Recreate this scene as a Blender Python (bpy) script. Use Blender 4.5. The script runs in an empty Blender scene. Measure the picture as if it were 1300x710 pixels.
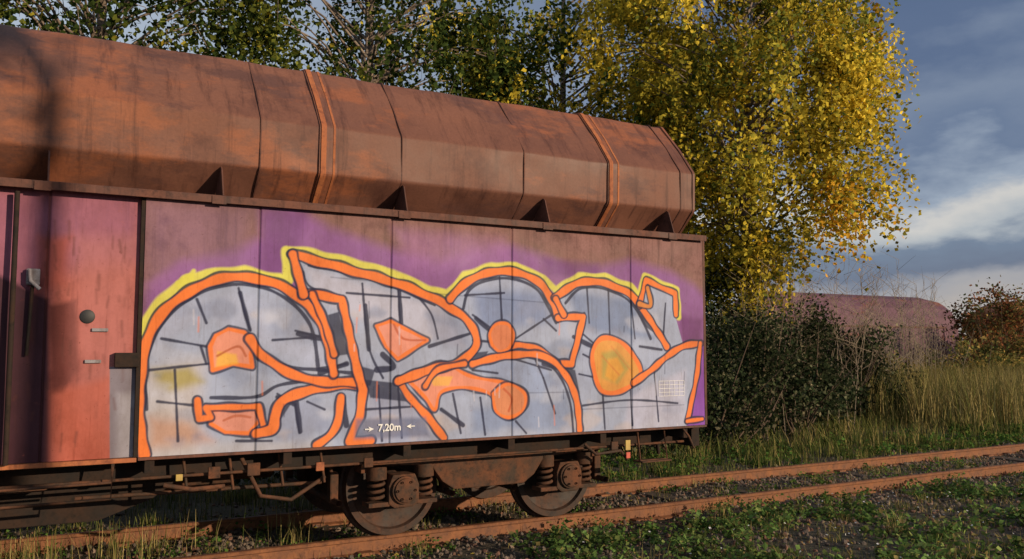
import bpy, math, numpy as np
from mathutils import Vector, Matrix
rng=np.random.default_rng(7)
S=bpy.context.scene
S.view_settings.view_transform='Standard'; S.view_settings.look='None'; S.view_settings.exposure=0

# ---------------- survey of the scene (metres; z=0 rail head, wagon side wall in plane y=0) ------------
CAM_D=7.1; CAM_H=1.76; YAW=math.radians(29.5); PITCH=math.radians(4.45); FPX=1100.0
fw=np.array([math.sin(YAW)*math.cos(PITCH),math.cos(YAW)*math.cos(PITCH),math.sin(PITCH)])
rt=np.array([math.cos(YAW),-math.sin(YAW),0.0]); up=np.cross(rt,fw)
def W(u,v,y=0.0):
    """rectify a traced point of the photo onto the upright plane y -> wall metres (x,z)"""
    d=fw*FPX+rt*(u-650.0)+up*(355.0-v); t=(CAM_D+y)/d[1]
    return (d[0]*t, CAM_H+d[2]*t)

# ---------------- helpers -----------------
def link(o,parent=None):
    S.collection.objects.link(o)
    if parent: o.parent=parent
    return o
def empty(name,loc=(0,0,0)):
    e=bpy.data.objects.new(name,None); e.location=loc; e.empty_display_size=.3
    return link(e)
def np_mesh(name,V,F,mat=None,cols=None,smooth=False,parent=None,cname='paint'):
    V=np.asarray(V,dtype=np.float32); F=np.asarray(F,dtype=np.int32); M,k=F.shape
    me=bpy.data.meshes.new(name); me.vertices.add(len(V)); me.vertices.foreach_set('co',V.ravel())
    me.loops.add(M*k); me.loops.foreach_set('vertex_index',F.ravel())
    me.polygons.add(M); me.polygons.foreach_set('loop_start',np.arange(M,dtype=np.int32)*k)
    me.update(calc_edges=True)
    me.polygons.foreach_set('use_smooth',np.full(M,smooth))
    if cols is not None:
        a=me.color_attributes.new(cname,'FLOAT_COLOR','POINT')
        c=np.ones((len(V),4),dtype=np.float32); c[:,:cols.shape[1]]=cols
        a.data.foreach_set('color',c.ravel())
    if mat: me.materials.append(mat)
    me.update()
    return link(bpy.data.objects.new(name,me),parent)
def py_mesh(name,V,F,mat,parent=None,smooth=False,bevel=0):
    me=bpy.data.meshes.new(name); me.from_pydata([tuple(v) for v in V],[],F); me.update()
    import bmesh
    bm=bmesh.new(); bm.from_mesh(me); bmesh.ops.recalc_face_normals(bm,faces=bm.faces)
    if bevel: bmesh.ops.bevel(bm,geom=list(bm.edges),offset=bevel,segments=2,affect='EDGES',profile=.6)
    bm.to_mesh(me); bm.free()
    if smooth:
        for p in me.polygons: p.use_smooth=True
    me.materials.append(mat)
    return link(bpy.data.objects.new(name,me),parent)
def box(name,a,b,mat,parent=None,bevel=0.006):
    x0,y0,z0=a; x1,y1,z1=b
    V=[(x0,y0,z0),(x1,y0,z0),(x1,y1,z0),(x0,y1,z0),(x0,y0,z1),(x1,y0,z1),(x1,y1,z1),(x0,y1,z1)]
    F=[(0,3,2,1),(4,5,6,7),(0,1,5,4),(1,2,6,5),(2,3,7,6),(3,0,4,7)]
    return py_mesh(name,V,F,mat,parent,bevel=bevel)
def prism(name,prof,y0,y1,mat,parent=None,bevel=0.006,axis='y'):
    n=len(prof)
    if axis=='y': V=[(x,y0,z) for x,z in prof]+[(x,y1,z) for x,z in prof]
    else: V=[(y0,x,z) for x,z in prof]+[(y1,x,z) for x,z in prof]
    F=[tuple(range(n)),tuple(range(2*n-1,n-1,-1))]+[(i,(i+1)%n,n+(i+1)%n,n+i) for i in range(n)]
    return py_mesh(name,V,F,mat,parent,bevel=bevel)
def tube_arrays(pts,rad,seg=8):
    pts=np.array(pts,float); n=len(pts); rad=np.broadcast_to(np.array(rad,float),(n,))
    V=[];F=[]
    tang=np.gradient(pts,axis=0)
    for i in range(n):
        t=tang[i]/(np.linalg.norm(tang[i])+1e-9); a=np.array([0,0,1.]) if abs(t[2])<.9 else np.array([1.,0,0])
        b=np.cross(t,a); b/=np.linalg.norm(b); c=np.cross(t,b)
        for k in range(seg):
            an=2*math.pi*k/seg; V.append(pts[i]+rad[i]*(math.cos(an)*b+math.sin(an)*c))
    for i in range(n-1):
        for k in range(seg):
            F.append((i*seg+k,i*seg+(k+1)%seg,(i+1)*seg+(k+1)%seg,(i+1)*seg+k))
    return np.array(V),np.array(F)
def tubes(name,lst,mat,parent=None,seg=8,smooth=True):
    VV=[];FF=[];o=0
    for pts,r in lst:
        v,f=tube_arrays(pts,r,seg); VV.append(v);FF.append(f+o);o+=len(v)
    return np_mesh(name,np.vstack(VV),np.vstack(FF),mat,smooth=smooth,parent=parent)
def lathe(name,prof,c,mat,parent=None,seg=48,axis='y'):
    """prof list of (axial,r) revolve about axis through c"""
    V=[];F=[];n=len(prof)
    for k in range(seg):
        an=2*math.pi*k/seg
        for a,r in prof:
            if axis=='y': V.append((c[0]+r*math.cos(an),c[1]+a,c[2]+r*math.sin(an)))
            elif axis=='x': V.append((c[0]+a,c[1]+r*math.cos(an),c[2]+r*math.sin(an)))
            else: V.append((c[0]+r*math.cos(an),c[1]+r*math.sin(an),c[2]+a))
    for k in range(seg):
        for i in range(n-1):
            F.append((k*n+i,((k+1)%seg)*n+i,((k+1)%seg)*n+i+1,k*n+i+1))
    o=py_mesh(name,V,F,mat,parent,smooth=False)
    for p in o.data.polygons: p.use_smooth=True
    try:
        o.data.set_sharp_from_angle(angle=math.radians(35))
    except Exception: pass
    return o
# ------------- materials ---------------
def newmat(name):
    m=bpy.data.materials.new(name); m.use_nodes=True; nt=m.node_tree
    return m,nt,nt.nodes['Principled BSDF']
def N(nt,t,**k):
    n=nt.nodes.new(t)
    for a,b in k.items(): setattr(n,a,b)
    return n
def mixc(nt,fac,a,b,bt='MIX'):
    n=N(nt,'ShaderNodeMix',data_type='RGBA',blend_type=bt)
    for s,v in ((0,fac),(6,a),(7,b)):
        if isinstance(v,bpy.types.NodeSocket): nt.links.new(v,n.inputs[s])
        else: n.inputs[s].default_value=v if s==0 else (*v,1) if len(v)==3 else v
    return n.outputs[2]
def noise(nt,scale,detail=6,rough=.6,stretch=(1,1,1),lo=.4,hi=.6,off=(0,0,0)):
    tc=N(nt,'ShaderNodeTexCoord'); mp=N(nt,'ShaderNodeMapping'); mp.inputs['Scale'].default_value=stretch
    mp.inputs['Location'].default_value=off
    nt.links.new(tc.outputs['Object'],mp.inputs[0])
    nz=N(nt,'ShaderNodeTexNoise'); nz.inputs['Scale'].default_value=scale; nz.inputs['Detail'].default_value=detail
    nz.inputs['Roughness'].default_value=rough
    nt.links.new(mp.outputs[0],nz.inputs['Vector'])
    mr=N(nt,'ShaderNodeMapRange'); mr.inputs[1].default_value=lo; mr.inputs[2].default_value=hi
    nt.links.new(nz.outputs[0],mr.inputs[0])
    return mr.outputs[0],nz.outputs[0]
def bump(nt,bs,h,strength=.3,dist=.01):
    b=N(nt,'ShaderNodeBump'); b.inputs['Strength'].default_value=strength; b.inputs['Distance'].default_value=dist
    nt.links.new(h,b.inputs['Height']); nt.links.new(b.outputs[0],bs.inputs['Normal'])
def rusty(name,base,light,dark,rough=.75,s1=1.2,streak=True,attr=False,metal=0,bstr=.25,spec=.25,patch=None):
    m,nt,bs=newmat(name)
    bs.inputs['Specular IOR Level'].default_value=spec
    f1,_=noise(nt,s1,6,.62,lo=.38,hi=.66)
    f2,_=noise(nt,s1*3.1,6,.7,lo=.5,hi=.72,off=(3,7,1))
    f3,raw=noise(nt,45,4,.7,lo=.3,hi=.75)
    c=mixc(nt,f1,base,light); c=mixc(nt,f2,c,dark)
    if patch:
        fp,_=noise(nt,.9,8,.7,stretch=(.6,1,1.3),lo=.53,hi=.60,off=(7,2,5)); c=mixc(nt,fp,c,patch[0])
        fq,_=noise(nt,1.3,8,.7,stretch=(.5,1,1.3),lo=.56,hi=.64,off=(1,9,5)); c=mixc(nt,fq,c,patch[1])
    if streak:
        f4,_=noise(nt,2.2,6,.7,stretch=(5,1,.35),lo=.52,hi=.75,off=(1,2,3))
        c=mixc(nt,f4,c,tuple(x*.7 for x in dark))
        f5,_=noise(nt,3,6,.75,stretch=(6,1,.25),lo=.62,hi=.85,off=(9,2,3))
        c=mixc(nt,f5,c,tuple(min(1,x*1.35) for x in light))
    sp=mixc(nt,f3,(.86,.86,.86),(1.08,1.08,1.08)); c=mixc(nt,1.0,c,sp,'MULTIPLY')
    if attr:
        at=N(nt,'ShaderNodeAttribute',attribute_name='paint')
        fl,_=noise(nt,9,8,.75,lo=.62,hi=.72,off=(5,5,5))
        inv=N(nt,'ShaderNodeMath',operation='MULTIPLY_ADD'); nt.links.new(fl,inv.inputs[0]); inv.inputs[1].default_value=-.5; inv.inputs[2].default_value=1.0
        mu=N(nt,'ShaderNodeMath',operation='MULTIPLY'); nt.links.new(inv.outputs[0],mu.inputs[0]); nt.links.new(at.outputs['Alpha'],mu.inputs[1])
        c=mixc(nt,mu.outputs[0],c,at.outputs['Color'])
        d1,_=noise(nt,1.6,8,.72,stretch=(1.6,1,.9),lo=.40,hi=.70,off=(2,0,8))
        c=mixc(nt,d1,c,mixc(nt,1.0,c,(.66,.62,.58),'MULTIPLY'))
        d2,_=noise(nt,5.0,7,.75,stretch=(7,1,.35),lo=.56,hi=.82,off=(4,0,1))
        c=mixc(nt,d2,c,mixc(nt,1.0,c,(.52,.42,.36),'MULTIPLY'))
        d3,_=noise(nt,26,6,.8,lo=.62,hi=.69,off=(4,3,1))
        c=mixc(nt,d3,c,mixc(nt,1.0,c,(.48,.38,.34),'MULTIPLY'))
    nt.links.new(c,bs.inputs['Base Color'])
    bs.inputs['Metallic'].default_value=metal
    rr=N(nt,'ShaderNodeMapRange'); nt.links.new(f1,rr.inputs[0]); rr.inputs[3].default_value=rough-.12; rr.inputs[4].default_value=min(1,rough+.12)
    nt.links.new(rr.outputs[0],bs.inputs['Roughness'])
    bump(nt,bs,raw,bstr,.004)
    return m
M_wall=rusty('painted_steel',(.175,.084,.078),(.25,.13,.125),(.11,.048,.046),attr=True,rough=.58,bstr=.12,spec=.14)
M_door=rusty('door_steel',(.33,.085,.068),(.38,.125,.105),(.20,.045,.036),attr=True,rough=.6,bstr=.12,spec=.12)
M_roof=rusty('roof_steel',(.135,.060,.043),(.185,.080,.054),(.085,.037,.030),rough=.58,s1=.6,bstr=.08,spec=.17,patch=((.235,.085,.045),(.105,.050,.042)))
M_strap=rusty('strap_rust',(.30,.095,.04),(.40,.14,.055),(.14,.045,.026),rough=.8,s1=4)
M_ledge=rusty('ledge_steel',(.085,.034,.025),(.14,.058,.04),(.04,.02,.017),rough=.7,s1=3,bstr=.12)
M_dark=rusty('underframe_steel',(.016,.011,.009),(.04,.022,.015),(.009,.008,.007),rough=.9,s1=4,streak=False)
M_bog=rusty('bogie_steel',(.043,.025,.016),(.13,.052,.027),(.015,.012,.010),rough=.85,s1=5,streak=False,bstr=.5)
M_wheel=rusty('wheel_steel',(.035,.023,.018),(.08,.038,.024),(.016,.012,.011),rough=.7,s1=5,streak=False)
M_rail=rusty('rail_rust',(.15,.060,.028),(.24,.10,.045),(.075,.034,.022),rough=.75,s1=6,streak=False,bstr=.4)
M_sleep=rusty('sleeper_wood',(.06,.043,.032),(.10,.07,.05),(.03,.022,.018),rough=.9,s1=6,streak=False,bstr=.6)
M_grey=rusty('grey_steel',(.20,.19,.21),(.3,.28,.3),(.1,.07,.06),rough=.6,s1=4)
def plain(name,c,rough=.6,metal=0):
    m,nt,bs=newmat(name); f,raw=noise(nt,20,5,.6)
    nt.links.new(mixc(nt,f,tuple(x*.8 for x in c),c),bs.inputs['Base Color']); bs.inputs['Roughness'].default_value=rough; bs.inputs['Metallic'].default_value=metal
    return m
M_white=plain('stencil_white',(.65,.65,.65)); M_black=plain('hole_shade_black',(.012,.012,.014)); M_yel=plain('yellow_paint',(.4,.27,.06)); M_red=plain('red_paint',(.45,.06,.03))
def leafmat(name,trans=.35,rough=.55):
    m=bpy.data.materials.new(name); m.use_nodes=True; nt=m.node_tree; nt.nodes.clear()
    o=N(nt,'ShaderNodeOutputMaterial'); at=N(nt,'ShaderNodeAttribute',attribute_name='paint')
    df=N(nt,'ShaderNodeBsdfDiffuse'); tr=N(nt,'ShaderNodeBsdfTranslucent'); mx=N(nt,'ShaderNodeMixShader'); mx.inputs[0].default_value=trans
    nt.links.new(at.outputs['Color'],df.inputs[0]); nt.links.new(at.outputs['Color'],tr.inputs[0])
    nt.links.new(df.outputs[0],mx.inputs[1]); nt.links.new(tr.outputs[0],mx.inputs[2]); nt.links.new(mx.outputs[0],o.inputs[0])
    return m
M_leaf=leafmat('leaf',.3); M_grass=leafmat('grass_blade',.15)
def barkmat():
    m,nt,bs=newmat('birch_bark')
    f,_=noise(nt,3,6,.7,stretch=(1,1,4),lo=.5,hi=.6); f2,raw=noise(nt,1.2,3,.5,lo=.35,hi=.7)
    c=mixc(nt,f,(.22,.17,.13),(.05,.04,.035)); c=mixc(nt,f2,c,(.10,.07,.05)); nt.links.new(c,bs.inputs['Base Color']); bs.inputs['Roughness'].default_value=.85; bump(nt,bs,raw,.4,.02)
    return m
M_bark=barkmat(); M_twig=plain('twig',(.10,.065,.045),.9)

# ------------- world & sun --------------
SUN_EL=math.radians(13); sd=np.array([.50,-.866]); sd/=np.linalg.norm(sd)
SUN_ROT=math.atan2(sd[0],sd[1])
w=bpy.data.worlds.new('World'); S.world=w; w.use_nodes=True; nt=w.node_tree; nt.nodes.clear()
out=N(nt,'ShaderNodeOutputWorld'); sky=N(nt,'ShaderNodeTexSky',sky_type='NISHITA'); sky.sun_disc=False; sky.sun_elevation=SUN_EL; sky.sun_rotation=SUN_ROT
bg=N(nt,'ShaderNodeBackground'); bg.inputs[1].default_value=.07; nt.links.new(sky.outputs[0],bg.inputs[0])
tc=N(nt,'ShaderNodeTexCoord')
def wn(scale,detail,st,loc):
    mp=N(nt,'ShaderNodeMapping'); mp.inputs['Scale'].default_value=st; mp.inputs['Location'].default_value=loc
    nt.links.new(tc.outputs['Generated'],mp.inputs[0])
    nz=N(nt,'ShaderNodeTexNoise'); nz.inputs['Scale'].default_value=scale; nz.inputs['Detail'].default_value=detail; nz.inputs['Roughness'].default_value=.55; nt.links.new(mp.outputs[0],nz.inputs[0]); return nz.outputs[0]
def ma(op,a,b,c_=None):
    m_=N(nt,'ShaderNodeMath',operation=op)
    for i_,v_ in enumerate((a,b,c_)):
        if v_ is None: continue
        if isinstance(v_,bpy.types.NodeSocket): nt.links.new(v_,m_.inputs[i_])
        else: m_.inputs[i_].default_value=v_
    return m_.outputs[0]
sx=N(nt,'ShaderNodeSeparateXYZ'); nt.links.new(tc.outputs['Generated'],sx.inputs[0])
n1=wn(3.2,7,(1,1,2.6),(.9,.15,.32)); n2=wn(9,6,(1,1,2.2),(.2,.65,.1))
# cloud banks: elevation bands broken up by turbulence
zz=ma('MULTIPLY_ADD',n1,.30,sx.outputs[2]); zz=ma('MULTIPLY_ADD',n2,.07,zz); zz=ma('SUBTRACT',zz,.20)
cr=N(nt,'ShaderNodeValToRGB'); nt.links.new(zz,cr.inputs[0])
e=cr.color_ramp.elements; e[0].position=.0; e[0].color=(.55,.50,.47,1); e[1].position=.45; e[1].color=(.10,.155,.28,1)
for p_,c_ in ((.045,(.42,.42,.46)),(.075,(.17,.21,.31)),(.11,(.20,.26,.37)),(.135,(.52,.56,.60)),(.17,(.74,.72,.69)),(.195,(.38,.45,.56)),(.23,(.17,.23,.36)),(.28,(.23,.29,.41)),(.33,(.125,.18,.31))):
    x=e.new(p_); x.color=(*c_,1)
# thin bright cloud over the left of the view
az=ma('MULTIPLY_ADD',sx.outputs[0],-1.6,1.05)
cl=N(nt,'ShaderNodeClamp'); nt.links.new(az,cl.inputs[0]); mz=ma('MULTIPLY',cl.outputs[0],.85)
mc=N(nt,'ShaderNodeMix',data_type='RGBA'); nt.links.new(mz,mc.inputs[0]); nt.links.new(cr.outputs[0],mc.inputs[6]); mc.inputs[7].default_value=(.56,.64,.74,1)
bg2=N(nt,'ShaderNodeBackground'); bg2.inputs[1].default_value=.92; nt.links.new(mc.outputs[2],bg2.inputs[0])
mx=N(nt,'ShaderNodeMixShader'); mx.inputs[0].default_value=.88
nt.links.new(bg.outputs[0],mx.inputs[1]); nt.links.new(bg2.outputs[0],mx.inputs[2]); nt.links.new(mx.outputs[0],out.inputs[0])
L=bpy.data.lights.new('sun','SUN'); L.energy=5.0; L.angle=math.radians(.5); L.color=(1,.79,.55)
so=link(bpy.data.objects.new('sun',L)); tosun=Vector((sd[0]*math.cos(SUN_EL),sd[1]*math.cos(SUN_EL),math.sin(SUN_EL)))
so.rotation_euler=tosun.to_track_quat('Z','Y').to_euler(); so.location=(10,-20,15)
# ------------- camera ------------
cam=bpy.data.cameras.new('camera'); cam.lens=36*FPX/1300; cam.sensor_width=36; cam.clip_end=2000
co=link(bpy.data.objects.new('camera',cam)); co.location=(0,-CAM_D,CAM_H)
co.rotation_euler=(math.pi/2+PITCH,0,-YAW); S.camera=co

# ------------- graffiti canvas -----------
def catmull(P,closed=False,n=8):
    P=[np.array(p,float) for p in P]; out=[]; m=len(P)
    rngi=range(m) if closed else range(m-1)
    for i in rngi:
        p1=P[i];p2=P[(i+1)%m]
        p0=P[i-1] if (closed or i>0) else p1; p3=P[(i+2)%m] if (closed or i+2<m) else p2
        for k in range(n):
            t=k/n
            out.append(.5*((2*p1)+(-p0+p2)*t+(2*p0-5*p1+4*p2-p3)*t*t+(-p0+3*p1-3*p2+p3)*t**3))
    if not closed: out.append(P[-1])
    return np.array(out)
class Canvas:
    def __init__(s,X,Z): s.X=X;s.Z=Z;s.rgb=np.zeros(X.shape+(3,));s.a=np.zeros(X.shape)
    def _sub(s,P,m):
        return np.where((s.X>P[:,0].min()-m)&(s.X<P[:,0].max()+m)&(s.Z>P[:,1].min()-m)&(s.Z<P[:,1].max()+m))
    def _dist(s,x,z,P):
        d=np.full(x.shape,1e9)
        for a,b in zip(P[:-1],P[1:]):
            ab=b-a; L=max((ab**2).sum(),1e-12); t=np.clip(((x-a[0])*ab[0]+(z-a[1])*ab[1])/L,0,1)
            d=np.minimum(d,(x-a[0]-t*ab[0])**2+(z-a[1]-t*ab[1])**2)
        return np.sqrt(d)
    def _put(s,i,al,c):
        if len(al)==0: return
        al=np.clip(al,0,1); A=s.a[i]; na=al+A*(1-al); c=np.array(c)
        s.rgb[i]=(c*al[:,None]+s.rgb[i]*(A*(1-al))[:,None])/np.maximum(na,1e-6)[:,None]; s.a[i]=na
    def stroke(s,pts,w,c,alpha=1,soft=.006,raw=False,smooth=True):
        Q=[W(*p) for p in pts] if not raw else pts
        P=catmull(Q) if smooth and len(Q)>2 else np.array(Q,float)
        i=s._sub(P,w+soft*3); x=s.X[i];z=s.Z[i]; d=s._dist(x,z,P)
        w=w*(1+.13*np.sin(x*23+z*9)+.09*np.sin(z*31-x*11))
        s._put(i,alpha*(1-np.clip((d-w/2)/soft+.5,0,1)),c)
    def fill(s,pts,c,alpha=1,soft=.006,smooth=False):
        Q=[W(*p) for p in pts]; P=catmull(Q,True) if smooth else np.array(Q)
        P=np.vstack([P,P[:1]]); i=s._sub(P,soft*3); x=s.X[i];z=s.Z[i]; ins=np.zeros(x.shape,bool)
        for a,b in zip(P[:-1],P[1:]):
            if a[1]==b[1]: continue
            ins^=((a[1]>z)!=(b[1]>z))&(x<(b[0]-a[0])*(z-a[1])/(b[1]-a[1])+a[0])
        d=s._dist(x,z,P); d=np.where(ins,-d,d)
        t=1-np.clip(d/soft+.5,0,1); s._put(i,alpha*t*t*(3-2*t),c)
PX=.0075 # metres per traced pixel on the wall
ORG=(.68,.17,.04); YEL=(.58,.56,.09); PUR=(.215,.088,.27); PALE=(.29,.335,.48); NAV=(.014,.017,.05); COR=(.60,.17,.09)
def wall_grid(name,x0,x1,z0,z1,y,nx,nz,mat,paint,seams,parent,zseams=()):
    xs=np.linspace(x0,x1,nx); zs=np.linspace(z0,z1,nz); X,Z=np.meshgrid(xs,zs)
    c=Canvas(X,Z); paint(c)
    Y=np.full(X.shape,y)+.004*np.sin(X*2.1+Z*1.7)*np.sin(Z*2.6+1)+.0022*np.sin(X*5.3+1.1*Z)*np.sin(Z*4.1+X)
    for s,wd in seams:
        g=np.clip(1-np.abs(X-s)/wd,0,1); Y+=.012*g
        c.rgb=c.rgb*(1-.6*g[...,None]); 
    V=np.stack([X,Y,Z],-1).reshape(-1,3)
    I=np.arange(nx*nz).reshape(nz,nx); F=np.stack([I[:-1,:-1],I[:-1,1:],I[1:,1:],I[1:,:-1]],-1).reshape(-1,4)
    cols=np.concatenate([c.rgb,c.a[...,None]],-1).reshape(-1,4)
    return np_mesh(name,V,F,mat,cols,True,parent)
def paint_main(c):
    c.fill([(182,400),(186,372),(225,335),(300,318),(332,300),(330,268),(372,262),(420,290),(500,318),(560,330),(600,318),(650,312),(700,328),(735,345),(800,330),(850,345),(880,362),(905,385),(910,545),(800,560),(180,600)],PUR,.95,.15)
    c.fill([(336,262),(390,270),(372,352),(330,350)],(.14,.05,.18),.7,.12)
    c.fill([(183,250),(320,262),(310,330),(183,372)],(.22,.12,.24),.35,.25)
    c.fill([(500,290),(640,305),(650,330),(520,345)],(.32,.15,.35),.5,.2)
    c.fill([(862,400),(892,405),(888,470),(870,450)],(.12,.03,.14),.7,.1)
    c.fill([(845,455),(905,430),(905,545),(872,545)],(.20,.06,.36),.9,.06)
    c.fill([(690,328),(760,335),(760,350),(700,352)],(.13,.04,.18),.6,.1)
    c.fill([(185,360),(235,330),(260,345),(200,385)],(.28,.12,.33),.5,.1)
    for p in ([(181,438),(184,412),(205,382),(240,354)],[(236,356),(262,348),(310,344),(366,356),(364,318),(400,322),(450,334),(500,348),(545,368),(568,374),(590,350),(625,338),(655,338),(690,354),(706,368),(735,351),(768,352),(800,364),(812,376),(818,351),(859,369),(861,402)]):
        c.stroke(p,10.5*PX,YEL,.92,.02,smooth=False) if len(p)>5 else c.stroke(p,10.5*PX,YEL,.92,.02)
    c.stroke([(246,344),(232,364),(226,360)],5*PX,YEL,.9,.015)
    body=[(176,600),(174,520),(180,455),(192,420),(215,388),(247,366),(288,354),(330,355),(366,366),(384,376),(372,322),(430,334),(490,350),(545,376),(572,382),(592,360),(622,346),(655,346),(685,360),(706,378),(735,360),(768,360),(800,374),(814,388),(820,358),(856,374),(857,400),(868,440),(888,438),(878,500),(868,560),(700,580),(400,600)]
    c.fill(body,PALE,1,.01)
    for p,col,a,sf in (([(180,470),(260,455),(250,560),(300,600),(176,600)],(.44,.41,.43),.8,.2),([(262,560),(420,560),(420,600),(262,600)],(.39,.38,.42),.6,.12),
        ([(195,470),(240,466),(258,485),(215,498),(200,490)],(.32,.27,.07),.85,.10),([(190,530),(240,535),(270,560),(188,570)],(.42,.21,.12),.7,.14),
        ([(600,370),(690,370),(700,410),(610,420)],(.16,.21,.38),.85,.15),([(390,340),(560,390),(590,440),(470,410),(400,380)],(.40,.40,.52),.75,.1),([(720,370),(800,380),(830,430),(740,420)],(.13,.18,.33),.8,.12),
        ([(200,400),(300,370),(400,400),(420,470),(330,440),(260,400),(200,440)],(.35,.39,.56),.6,.12),([(800,500),(870,470),(870,550),(790,550)],(.39,.39,.52),.7,.1),([(470,500),(540,500),(560,560),(460,565)],(.28,.30,.44),.7,.12),([(600,520),(720,500),(730,545),(600,550)],(.18,.23,.38),.85,.12),
        ([(330,390),(390,380),(410,440),(350,430)],(.20,.24,.37),.6,.12),([(610,455),(690,462),(716,500),(670,500),(640,482),(600,470)],(.22,.28,.46),.8,.08),([(330,520),(400,505),(420,540),(350,560)],(.20,.23,.36),.6,.1),([(540,395),(590,410),(598,440),(550,440)],(.20,.23,.36),.6,.1)):
        c.fill(p,col,a,sf)
    rg=np.random.default_rng(12)
    for k in range(90):
        u=rg.uniform(190,870); v=rg.uniform(390,560); r=rg.uniform(4,26); q=[(u+r*rg.uniform(.5,1.4)*math.cos(a),v+r*rg.uniform(.3,.9)*math.sin(a)) for a in np.arange(0,6.2,.8)]
        col=[(.44,.46,.57),(.15,.19,.32),(.44,.36,.33),(.20,.23,.36)][rg.integers(4)]; c.fill(q,col,rg.uniform(.15,.5),.06,True)
    # horizontal panel joints showing through
    for v0,v1,u0,u1 in ((372,384,540,690),(352,360,420,500),(500,498,600,730),(520,514,735,868)): c.stroke([(u0,v0),(u1,v1)],1.3*PX,NAV,.45,.01)
    T=2.8*PX
    for p in ([(303,366),(310,395),(318,420)],[(250,380),(262,410)],[(375,420),(408,428)],[(346,432),(400,428)],[(405,468),(440,462)],[(385,345),(395,365),(438,378)],[(392,337),(480,358),(552,388)],
        [(505,362),(508,412)],[(532,378),(548,400),(556,430)],[(440,372),(520,378)],[(460,360),(468,440),(486,480)],[(590,375),(640,372)],[(634,352),(637,406)],[(600,400),(628,420)],[(600,432),(622,434)],[(655,430),(700,400)],[(690,405),(706,420)],
        [(745,362),(748,410)],[(772,362),(774,425)],[(735,420),(756,438)],[(800,372),(806,430)],[(845,385),(842,430)],[(740,450),(752,456)],[(735,475),(758,480)],[(740,515),(800,508),(860,512)],[(765,498),(768,545)],[(800,490),(803,540)],[(830,470),(836,535)],[(690,480),(705,525)],[(655,535),(668,550)],[(575,500),(585,550)],[(610,505),(616,552)],
        [(480,490),(485,560)],[(505,490),(510,556)],[(462,520),(530,516)],[(375,515),(380,550)],[(352,500),(372,512)],[(390,510),(412,520)],[(205,430),(262,440)],[(190,470),(265,462)],[(200,510),(248,515)],[(222,470),(226,560)],[(255,440),(262,462)],[(300,560),(345,560)],[(600,470),(632,474)],[(650,455),(700,470)],[(675,446),(690,480)]):
        c.stroke(p,T,NAV,.9,.008)
    for p,wd in (([(406,474),(440,462)],6),([(378,424),(408,430)],6),([(376,512),(381,548)],6),([(352,504),(374,514)],5),([(305,372),(317,418)],5),([(507,366),(510,410)],5),([(486,450),(500,466),(478,470)],7),([(545,440),(596,424)],4),([(604,404),(626,424)],5),([(690,462),(712,470)],5),([(742,398),(738,424)],5),([(728,428),(752,440)],6),([(826,402),(844,436)],6),([(464,388),(468,444)],5),([(812,440),(840,444)],4),([(560,520),(588,540)],5),([(436,506),(440,540)],6)):
        c.stroke(p,wd*PX,NAV,.92,.01)
    for q in ([(462,482),(500,486),(516,510),(470,505)],[(446,462),(476,470),(470,490),(458,488)],[(706,462),(730,470),(736,500),(722,478)],[(416,400),(430,396),(442,450),(428,452)],[(600,448),(620,446),(612,462),(596,460)],[(806,392),(820,398),(832,424),(818,414)],[(352,508),(370,512),(352,540),(340,536)]):
        c.fill(q,NAV,.85,.015)
    for p in ([(186,520),(184,470),(196,428),(218,397),(250,374),(288,362),(326,363),(358,376),(384,398),(398,425),(404,470)],[(588,392),(596,368),(622,355),(655,355),(682,368),(697,392),(706,410)],[(718,385),(738,366),(768,367),(796,380),(812,400),(826,430)],[(660,452),(692,460),(712,480),(724,512),(728,548)],[(345,458),(372,467),(410,470),(448,474)],[(268,505),(325,504),(352,490),(385,484)]):
        c.stroke(p,4*PX,NAV,.9,.008)
    def O(p,wd=10,col=ORG,edge=True,sm=True):
        if edge: c.stroke(p,(wd+5)*PX,NAV,.9,.008,smooth=sm)
        c.stroke(p,wd*PX,col,1,.01,smooth=sm)
    def FO(p,col=COR,wd=6,sm=True,edge=True):
        q=p+[p[0]]
        if edge: c.stroke(q,(wd+5)*PX,NAV,.85,.008,smooth=sm)
        c.fill(p,col,1,.01,smooth=sm); c.stroke(q,wd*PX,ORG,1,.01,smooth=sm)
    # letter one
    FO([(270,470),(267,440),(274,426),(290,418),(310,422),(322,436),(318,450),(320,466),(296,462)],(.60,.24,.17),4,sm=False)
    c.fill([(274,466),(276,446),(300,450),(303,462)],(.64,.36,.05),.8,.03)
    c.stroke([(276,452),(302,440),(312,452)],2.5*PX,(.35,.08,.03),.8,.01)
    FO([(266,522),(326,517),(331,532),(316,550),(286,549),(268,538)],(.55,.23,.18),4,sm=False)
    c.stroke([(284,534),(300,528),(318,530)],2.5*PX,(.35,.08,.03),.7,.01)
    O([(251,508),(253,532),(268,530),(262,518),(328,516),(334,540)],6,sm=False)
    O([(326,550),(345,545),(350,528),(360,508),(388,497),(420,490),(460,488)],10)
    O([(318,430),(330,448),(350,464),(376,477),(408,484),(458,486)],9)
    O([(402,566),(420,552),(430,530),(433,504)],8)
    O([(184,578),(178,540),(176,500),(180,462),(190,424),(212,391),(246,368),(286,353),(328,354),(362,366),(390,386),(408,412),(418,444),(424,474)],9.5)
    # letter two
    FO([(478,414),(496,408),(542,432),(505,456),(490,440)],(.62,.25,.19),4,False)
    c.stroke([(500,412),(512,430),(540,432)],2.5*PX,(.4,.08,.03),.8,.01)
    O([(506,482),(520,505),(545,532),(564,556)],8)
    FO([(516,480),(560,462),(598,478),(640,486),(664,496),(668,514),(650,528),(632,520),(622,500),(590,492),(560,498),(552,520),(540,505)],(.60,.23,.16),4)
    FO([(626,500),(645,488),(666,500),(664,520),(646,530),(630,522)],(.53,.20,.10),4)
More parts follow.
